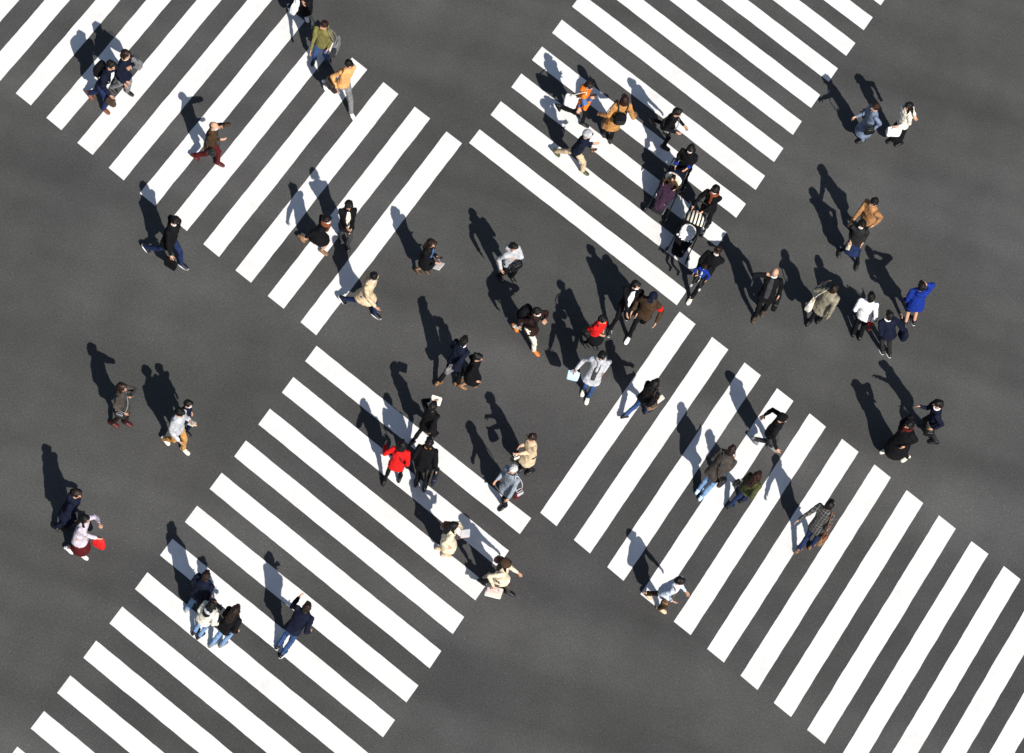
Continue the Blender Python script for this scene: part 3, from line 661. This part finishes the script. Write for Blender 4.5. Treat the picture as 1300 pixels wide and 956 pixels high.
# ---- lower left group
J = P('person in dark navy hooded jacket with brown hair, rearmost of the trio on the stripes', (262,731), [(240,771),(258,775)], (.6,-.6), 1.70, [], top=('jacket','navy',.42), hood='same', bottom=('jeans','ltjeans',1.0), shoe='bluegrey', hair=('short','hbrown'), bulk=1.1)
J = P('person in fluffy cream jacket and pale jeans with black hair, middle of the trio', (270,767), [(249,801),(255,806)], (.7,-.6), 1.62, [], fem=True, top=('jacket','ivory',.46), bottom=('jeans','ltjeans',.9), shoe='black', hair=('long','hblack'), hood='ltgrey', bulk=1.12)
J = P('person in black leather jacket with long brown hair and pale jeans, front of the trio', (300,774), [(272,818),(283,816)], (.7,-.5), 1.64, [], fem=True, top=('jacket','black',.44), bottom=('jeans','ltjeans',.95), shoe='grey', hair=('long','hbrown'), bulk=1.05)
J = P('person in dark navy sweater and blue jeans raising the left arm, alone on the stripes', (390,771), [(355,818),(360,829)], (.6,-.65), 1.72, [((379,759),1.05),((393,802),.95)], top=('sweater','navy',.475), bottom=('jeans','jeans',.95), shoe='black', sole='white', hair=('short','hbrown'), bulk=1.05)
# ---- left road
J = P('person in dark blue puffer jacket on the open road behind a red bag', (97,627), [(74,668),(86,672)], (.8,.4), 1.68, [], top=('jacket','navy',.42), hood='same', bottom=('trousers','navy',1.05), shoe='black', hair=('short','hbrown'), bulk=1.15)
J = P('person in pale lilac coat and dark red skirt carrying a bright red bag', (108,659), [(88,699),(106,706)], (.8,.45), 1.60, [((126,664),1.2),((122,683),.95)], fem=True, top=('coat','lilac',.40), bottom=('skirt','dkred',.2), shoe='white', hair=('long','hblack'))
hand_bag(J, K(J,(122,683),.95), 'bright red handbag of the person in pale lilac coat', 'handbag', 'red', 'red', (.15,.08,.14), .03)
J = P('person in dark taupe coat with brown hair, holding up a phone on the left road', (155,492), [(161,540),(146,536)], (.9,.35), 1.64, [((167,500),1.3)], fem=True, top=('coat','taupe',.40), shirt='dkgrey', bottom=('trousers','dkbrown',.9), shoe='dkred', hair=('bob','hbrown'))
phone(J, K(J,(167,500),1.3), 'phone held up by the person in dark taupe coat')
shoulder_bag(J, 'thin-strapped grey bag across the dark taupe coat', 'charcoal', 'grey', 'right', (.12,.05,.1), fwd=.08)
J = P('person in light grey shirt and ochre trousers with cream shoes', (228,524), [(211,561),(235,572)], (.75,.6), 1.72, [((240,533),1.15)], down=.5, top=('shirt','ltgrey',.44), bottom=('trousers','ochre',1.05), shoe='ivory', hair=('short','hblack'))
papers(J, K(J,(240,533),1.15), 'white card held by the person in ochre trousers', 'white', (.06,.08), 'card', 'card')
J = P('smaller person in navy clothes and mask beside the light grey shirt', (239,513), [(236,552),(228,548)], (.75,.5), 1.48, [((242,538),.9)], fem=True, mask=True, top=('jacket','navy',.44), bottom=('trousers','navy',.9), shoe='black', hair=('short','hblack'), cuffs='blue')
# ---- upper right crossing
J = P('person in orange vest with denim sleeves and brown hair, looking at a phone', (748,109), [(709,147),(742,158)], (.95,.4), 1.66, [((750,126),1.2),((732,146),.85)], fem=True, gaze=(.8,.6), down=.35, lift=.42, top=('jacket','orange',.46), cuffs='denim', bottom=('trousers','black',.9), shoe='black', hair=('short','hbrown'), armband=('right','denim'), hood='orange')
phone(J, K(J,(750,126),1.2), 'phone held by the person in orange vest')
shoulder_bag(J, 'white bag behind the person in orange vest', 'white', 'ivory', 'right', (.15,.09,.16), z=1.0, fwd=-.16, out=-.1, cross=False, kind='tote')
J = P('person in camel coat with dark red hair, seen from behind, arm stretched to the left', (793,126), [(774,176),(767,168)], (-.1,-1), 1.68, [((763,145),1.0),((806,146),1.05)], fem=True, top=('coat','camel',.26), bottom=('trousers','black',.9), shoe='black', hair=('bob','hred'), bulk=1.05)
backpack(J, 'small black backpack on the camel coat', 'black', 'charcoal', (.14,.08,.17), drop=.1)
shoulder_bag(J, 'brown leather bag low at the side of the camel coat', 'tanlea', 'brown', 'left', (.12,.05,.08), z=.6, cross=False, fwd=.0)
J = P('person in grey knit cap, navy jacket and beige trousers, mid stride with a phone', (746,171), [(708,197),(742,218)], (.85,.5), 1.72, [((750,187),1.1),((752,182),1.15)], down=.4, top=('jacket','navy',.43), bottom=('trousers','beige',1.1), shoe='dkolive', hair=('short','hblack'), hat=('knit','ltgrey'))
phone(J, 0, 'phone held by the person in grey knit cap')
J = P('person in black jacket kicking one red-soled shoe back on the white stripes', (860,143), [(829,163),(845,187)], (.9,.45), 1.70, [((857,168),1.05)], fem=True, lift=.38, top=('jacket','black',.42), bottom=('trousers','black',.95), shoe='black', sole='dkred', hair=('short','hblack'))
shoulder_bag(J, 'thin grey-strapped bag on the black jacket amid the stripes', 'black', 'grey', 'right', (.1,.05,.1), fwd=.08)
J = P('person in black hooded coat with blue cuffs pushing the dark stroller', (877,189), [(856,228),(869,234)], (-.5,.85), 1.66, [((858,209),1.0),((873,213),1.0)], down=.45, mask=True, fem=True, top=('coat','black',.42), shirt=None, collar='white', cuffs='blue', bottom=('trousers','black',1.0), hair=('short','hblack'), hood='black')
PA = J
J = P('person in black coat with brown scarf and white mask pushing the striped stroller', (908,241), [(887,280),(899,285)], (-.6,.8), 1.66, [((881,261),1.0),((893,268),1.0)], down=.45, mask=True, fem=True, top=('coat','black',.42), scarf='rust', bottom=('trousers','black',1.0), hair=('bob','hblack'))
PB = J
J = P('person in black coat and white mask holding a child in blue, white shoes', (911,319), [(886,354),(876,381)], (-.55,.85), 1.72, [((886,340),1.1),((891,347),1.05)], mask=True, top=('coat','black',.42), bottom=('trousers','black',.95), shoe='ivory', hair=('short','hbrown'))
c = J['pel']+J['Fc']*.30+Z*.17; s2 = .82
build_person('small child in blue jacket carried at the chest of a masked person', c-Z*.1, .84, J['F'], c, c+Z*.36+J['F']*.02, [c+J['F']*.12+J['Lt']*q-Z*.3 for q in (.1,-.1)], [c+J['F']*.12+J['Lt']*q+Z*.1 for q in (.16,-.16)], J['F']-Z*.5,
    hs=1.3, top=('jacket','blue',.5), shirt='ltblue', bottom=('trousers','charcoal',1.0), shoe='ltgrey', hair=('short','hbrown'), seated=True, bulk=1.15, group=None, flat=False)
# ---- centre right
J = P('person in open black jacket over white top, turned to a companion in brown', (807,362), [(774,421),(797,402)], (-.2,.95), 1.70, [((796,397),.9)], gaze=(.6,.6), mask=True, top=('jacket','black',.42), shirt='white', bottom=('trousers','black',.85), shoe='black', sole='white', hair=('short','hblack'))
J = P('person in brown hooded jacket with a blue cap and red armband, white sneakers', (829,377), [(817,408),(797,431)], (-.5,.85), 1.74, [((803,394),1.0),((833,409),.95)], down=.3, top=('jacket','brown',.43), hood='same', armband=('left','red'), bottom=('trousers','black',.9), shoe='white', hair=('short','hblack'), hat=('cap','navy'), mask=True, bulk=1.08)
J = P('person in red jacket with black skirt and black hair, looking to the right', (765,406), [(754,440),(744,437)], (.7,.65), 1.58, [((760,424),1.0)], fem=True, hose='black', top=('jacket','red',.5), bottom=('skirt','black',.3), shoe='black', hair=('short','hblack'), bulk=1.1)
shoulder_bag(J, 'black bag on the back of the red jacket', 'black', None, 'right', (.13,.07,.1), z=.9, cross=False, fwd=-.1)
J = P('person in pale grey open jacket and blue jeans holding out a light blue bag', (764,452), [(742,506),(744,498)], (-.25,.95), 1.70, [((732,468),.95),((766,472),1.0)], down=.3, mask=False, top=('jacket','ltgrey',.40), shirt='dkgrey', scarf='ltgrey', bottom=('jeans','jeans',1.0), shoe='ivory', hair=('short','hblack'))
hand_bag(J, K(J,(732,468),.95), 'light blue paper bag hanging from an outstretched hand', 'paper', 'ltblue', 'white', (.13,.06,.13), .06, d=gdir((730,470),(-.2,1)))
J = P('person with long dark hair in black jacket and blue jeans, brown bag at the hip', (832,487), [(794,529),(823,521)], (.85,-.45), 1.66, [((833,509),1.0)], fem=True, top=('jacket','black',.46), bottom=('jeans','jeans',.95), shoe='black', hair=('long','hblack'), bulk=1.1)
shoulder_bag(J, 'tan leather bag at the hip of the black jacket with blue jeans', 'tanlea', 'brown', 'right', (.13,.06,.11), z=.9, cross=False, fwd=.02)
papers(J, K(J,(833,509),1.0), 'white folded paper held beside the tan leather bag', 'white', (.05,.14), 'papers', 'papers', dz=-.06)
# ---- right crossing
J = P('person in black jacket and grey trousers swinging both arms, on the right stripes', (993,531), [(960,563),(981,569)], (.85,.5), 1.72, [((971,527),1.05),((986,569),.9)], lift=.2, top=('jacket','black',.43), bottom=('trousers','dkgrey',1.0), shoe='grey', hair=('short','hblack'), hat=('knit','black'))
J = P('person in dark grey-brown coat with pale blue jeans, seen from behind', (929,572), [(892,630),(888,622)], (.65,-.6), 1.74, [((931,584),1.1)], top=('coat','taupe',.42), bottom=('jeans','ltjeans',1.0), shoe='ltblue', hair=('short','hbrown'), bulk=1.1)
shoulder_bag(J, 'black strapped bag across the back of the grey-brown coat', 'charcoal', 'black', 'right', (.14,.06,.11), fwd=-.05)
J = P('person in olive green jacket with long brown hair and dark jeans', (962,604), [(928,642),(944,634)], (.75,-.45), 1.62, [], fem=True, top=('jacket','dkolive',.46), bottom=('jeans','dkjeans',1.0), shoe='black', hair=('long','hred'), bulk=1.1)
shoulder_bag(J, 'small black bag at the waist of the olive green jacket', 'black', None, 'left', (.1,.05,.08), fwd=-.1)
J = P('person in checked grey shirt and blue jeans, left arm held away from the body', (1054,641), [(1017,700),(1029,690)], (.65,-.65), 1.74, [((1014,660),1.0)], top=('shirt','check',.43), bottom=('jeans','dkjeans',1.0), shoe='tanlea', hair=('short','hblack'))
shoulder_bag(J, 'orange-brown leather bag hanging behind the checked shirt', 'tanlea', 'rust', 'right', (.16,.07,.12), z=.82, cross=False, fwd=-.1)
J = P('person in pale blue shirt and brown trousers with tan shoes beside a stripe end', (863,738), [(823,757),(840,774)], (.85,.5), 1.70, [((852,762),.95)], down=.35, top=('shirt','skyshirt',.45), bottom=('trousers','brown',1.05), shoe='beige', hair=('short','hblack'), bulk=1.06)
shoulder_bag(J, 'round brown bag at the front of the pale blue shirt', 'brown', 'tanlea', 'right', (.1,.06,.1), z=.85, cross=False, fwd=.12)
# ---- right road
J = P('person in denim blue long coat with reddish brown hair, left of a person in cream', (1111,136), [(1092,178),(1098,172)], (-.85,.15), 1.66, [((1087,148),1.05)], fem=True, top=('coat','denimgrey',.22), bottom=('trousers','denimgrey',1.0), shoe='black', hair=('short','hred'))
shoulder_bag(J, 'black bag worn at the front of the denim blue coat', 'black', None, 'left', (.13,.06,.12), fwd=.1)
J = P('person with long black hair in cream top and black skirt with big white bag', (1153,135), [(1131,179),(1141,182)], (-.8,.25), 1.64, [((1141,160),.95),((1161,146),1.1)], fem=True, top=('sweater','ivory',.48), hose='black', bottom=('skirt','black',.2), shoe='black', hair=('long','hblack'))
hand_bag(J, K(J,(1141,160),.95), 'big white bag carried in front of the black skirt', 'tote', 'white', 'ivory', (.17,.08,.13), .05, d=gdir((1150,160),(.2,1)))
J = P('person in tan brown jacket with dark hair, arm forward, behind a dark blue skirt', (1109,257), [(1087,303),(1096,297)], (-.8,.45), 1.74, [((1081,281),.98)], top=('jacket',(.34,.17,.075),.44), bottom=('trousers','black',1.0), shoe='black', hair=('short','hblack'), bulk=1.05)
J = P('person in dark coat and dark blue skirt with thin black legs, carrying a yellow bag', (1094,285), [(1066,321),(1088,338)], (-.3,.9), 1.64, [((1080,303),.9)], fem=True, mask=True, top=('coat','charcoal',.44), hose='black', bottom=('skirt','dkjeans',.30), shoe='black', hair=('bob','hblack'))
hand_bag(J, K(J,(1080,303),.9), 'small pale yellow bag beside the dark blue skirt', 'tote', 'cream', 'cream', (.1,.05,.09), .05)
J = P('bald person in black suit and grey sweater, one hand raised, black case in the other', (984,346), [(959,405),(968,396)], (-.35,.95), 1.74, [((972,348),1.45),((989,374),.85)], down=.35, top=('jacket','black',.42), shirt='dkgrey', collar='white', bottom=('trousers','black',.95), shoe='brown', hair=('bald','hblack'))
hand_bag(J, K(J,(989,374),.85), 'black briefcase in the hand of the bald person', 'case', 'black', 'charcoal', (.19,.06,.14), .08, cat='briefcase')
J = P('person in wide grey-green coat with dark hair, cream bag hanging at the side', (1059,367), [(1028,409),(1040,405)], (.55,-.6), 1.64, [((1047,360),1.25),((1052,401),.85)], fem=True, top=('coat','sage',.36), bottom=('trousers','black',.9), shoe='black', hair=('short','hbrown'), bulk=1.15)
shoulder_bag(J, 'large cream cloth bag of the grey-green coat', 'ivory', 'cream', 'left', (.2,.07,.15), 'tote', z=.66, cross=False)
J = P('person in crisp white shirt and black trousers, seen from behind', (1106,377), [(1084,421),(1092,425)], (.2,-.95), 1.70, [((1108,407),.95)], top=('shirt','white',.47), bottom=('trousers','black',1.05), shoe='black', hair=('short','hblack'))
hand_bag(J, K(J,(1097,416),.8), 'dark red bag held below the white shirt', 'handbag', 'dkred', 'red', (.13,.06,.1), .04)
J = P('person in navy jacket with a backpack and grey trousers, front of the right group', (1129,400), [(1128,447),(1119,443)], (-.35,-.85), 1.66, [((1118,415),1.0),((1145,406),1.15)], top=('jacket','navy',.43), collar='white', bottom=('trousers','charcoal',1.0), shoe='black', sole='white', hair=('short','hblack'), bulk=1.05)
shoulder_bag(J, 'dark navy sling bag hanging behind the navy jacket', 'navy', 'navy', 'right', (.13,.08,.16), 'backpack', z=1.0, fwd=-.16, cross=False, name='sling_bag')
J = P('person in bright blue hooded jacket with bare legs and shorts, elbow raised', (1170,363), [(1149,408),(1160,406)], (-.1,-1), 1.66, [((1177,361),1.42)], top=('jacket','blue',.40), hood='same', bottom=('shorts','navy',1.0), shoe='black', sole='white', hair=('short','hblack'), bulk=1.08)
J = P('person in navy suit with white collar pointing one arm to the left', (1191,513), [(1185,561),(1172,541)], (-.85,-.1), 1.70, [((1168,516),1.2),((1185,544),.9)], top=('jacket','navy',.43), collar='white', bottom=('trousers','charcoal',1.0), shoe='black', hair=('short','hblack'))
hand_bag(J, K(J,(1185,544),.9), 'black bag in the hand of the pointing person in navy suit', 'handbag', 'black', None, (.12,.06,.1), .04)
J = P('person in very wide long black coat with white shoes and a dark red scarf', (1154,539), [(1123,572),(1149,583)], (-.75,.35), 1.66, [((1150,534),1.02),'pocketL'], fem=True, down=.3, top=('coat','black',.2), scarf='dkred', bottom=('trousers','black',.95), shoe='ivory', hair=('bob','hblack'), bulk=1.32)
papers(J, K(J,(1150,534),1.02), 'white card held by the person in very wide black coat', 'white', (.05,.06), 'card', 'card')
# ------------------------------------------------------------------ strollers
def stroller(label, o, d, canopy, cloth, liner, poms=False, blanket=None):
    """origin o below the seat, d = the way it rolls"""
    f = unit([d[0], d[1], 0]); l = np.array([-f[1], f[0], 0.]); o = np.array(o, float); o[2] = .004
    T = lambda x, y, z: o + l*x + f*y + Z*z
    root = thing('stroller', label, 'stroller', o, 'strollers on the crossing'); fm = mat('dkgrey', 'metal')
    for sg in (1, -1):
        g = Geo(); g.tube([T(sg*.24, .5, .1), T(sg*.22, .0, .5), T(sg*.21, -.25, .8), T(sg*.2, -.42, 1.0)], .014); make('side_tube', g, fm, root, o)
        g = Geo(); g.tube([T(sg*.26, -.34, .12), T(sg*.22, -.02, .48)], .013); make('rear_strut', g, fm, root, o)
        for y, r in ((.5, .09), (-.34, .115)):
            c = T(sg*.265, y, r); g = Geo(); g.torus(c, (f, Z), r-.022, .022); w = make('wheel', g, mat('black', 'plastic'), root, o)
            g = Geo(); g.ell(c, (f, Z, l), (r*.62, r*.62, .018)); make('hub', g, mat('grey', 'plastic'), w, o)
    g = Geo(); g.tube([T(.2, -.42, 1.0), T(.13, -.45, 1.02), T(-.13, -.45, 1.02), T(-.2, -.42, 1.0)], .017); make('handlebar', g, mat('black', 'leather'), root, o)
    g = Geo(); g.loft([(T(0, .0, .30), l, f, .17, .2), (T(0, .02, .4), l, f, .2, .24), (T(0, .0, .52), l, f, .22, .26), (T(0, -.02, .6), l, f, .235, .27), (T(0, -.03, .62), l, f, .2, .23)], 20, 3)
    g.rbox(T(0, -.19, .72), (l, unit(f+Z*.35), unit(Z-f*.35)), (.2, .05, .22)); make('seat', g, mat(cloth), root, o, .017, 2, [(.08, .012)])
    g = Geo(); g.loft([(T(0, -.08, .14), l, f, .15, .16), (T(0, -.08, .24), l, f, .17, .18), (T(0, -.08, .27), l, f, .175, .185)], 16, 4); make('basket', g, mat('black'), root, o)
    g = Geo(); g.rbox(T(0, .43, .24), (l, unit(f-Z*.6), unit(Z+f*.6)), (.15, .13, .025)); make('footrest', g, mat('black', 'plastic'), root, o)
    # canopy: an arched shell on three hoops
    NA, NB = 22, 12; V = []; F = []
    for layer, k in ((0, 1.0), (1, .93)):
        for j in range(NB+1):
            v = R(-8+98*j/NB*1.0) if not poms else R(-5+138*j/NB)
            for i in range(NA+1):
                u = math.pi*i/NA
                rad = k*(1+.018*math.cos(j*math.pi))
                V.append(T(.245*rad*math.cos(u), -.17-.0+.30*rad*math.sin(u)*math.cos(math.pi-v) , .66+.34*rad*math.sin(u)*math.sin(v)) if False else T(.245*rad*math.cos(u), -.10-.27*rad*math.sin(u)*math.cos(v), .70+.30*rad*math.sin(u)*math.sin(v)))
    st = NA+1; half = st*(NB+1)
    for j in range(NB):
        for i in range(NA):
            a = j*st+i; F.append((a, a+1, a+st+1, a+st)); F.append((half+a, half+a+st, half+a+st+1, half+a+1))
    for i in range(NA):
        for a in (i, NB*st+i): F.append((a, a+1, half+a+1, half+a))
    g = Geo(); g._add(V, F); make('canopy', g, canopy, root, o)
    g = Geo(); g.loft([(T(0, .17, .56), l, f, .16, .2), (T(0, .15, .61), l, f, .175, .2), (T(0, .12, .65), l, f, .16, .17), (T(0, .1, .66), l, f, .1, .1)] if poms else [(T(0, -.12, .62), l, f, .19, .08), (T(0, -.13, .8), l, f, .2, .07), (T(0, -.12, .93), l, f, .14, .05)], 20)
    make('liner', g, mat(liner), root, o, .014, 2, [(.035, .03)])
    if poms:
        for x in (-.19, -.115, -.04, .04, .115, .19):
            g = Geo(); g.ell(T(x*.9, .37-abs(x)*.35, .58), (l, f, Z), (.026, .026, .026), 10, 7); make('pompom', g, mat('white'), root, o)
    if blanket:
        g = Geo(); g.loft([(T(0, .52, .30), l, Z, .09, .05), (T(0, .42, .38), l, Z, .14, .08), (T(0, .25, .54), l, Z, .19, .11), (T(0, .12, .63), l, Z, .2, .09), (T(0, .05, .66), l, Z, .15, .05)], 20)
        make('blanket', g, mat(blanket), root, o, .015, 2, [(.14, .06), (.05, .02)])
    return T, l, f
d1 = gdir((858,221), (-.5,.85)); o1 = at(857,222,.9)+d1*.12
T, l, f = stroller('dark stroller with navy hood and a purple blanket over the child', o1, d1, mat('navy'), 'black', 'ivory', False, 'purple')
c = T(0, -.02, .62)
build_person('small child with dark hair lying in the dark stroller under a purple blanket', T(0, 0, .5), .86, f, c, T(0, -.0, .93), [T(q, .33, .46) for q in (.08,-.08)], [T(q, .12, .74) for q in (.15,-.15)], f*.8+Z*.25, hs=1.25, top=('jacket','brown',.5), bottom=('trousers','purple',1.0), shoe='grey', hair=('short','hbrown'), seated=True, group=None, flat=False)
d2 = gdir((882,276), (-.5,.85)); o2 = at(883,275,.9)+d2*.12
T, l, f = stroller('stroller with black and cream striped hood and white pompom-edged cover', o2, d2, stripe_mat(), 'black', 'white', True, None)
g = Geo(); g.loft([(T(0, .62, .28), l, Z, .13, .05), (T(0, .45, .38), l, Z, .17, .08), (T(0, .3, .5), l, Z, .2, .1), (T(0, .12, .56), l, Z, .2, .08)], 18); 
fo = make('foot_muff', g, mat('black'), None, T(0, .3, .4), .015, 2, [(.08, .03)]); fo.location = tuple(T(0, .3, .4)); fo['label'] = 'black foot muff filling the front of the striped stroller'; fo['category'] = 'foot muff'
finish()
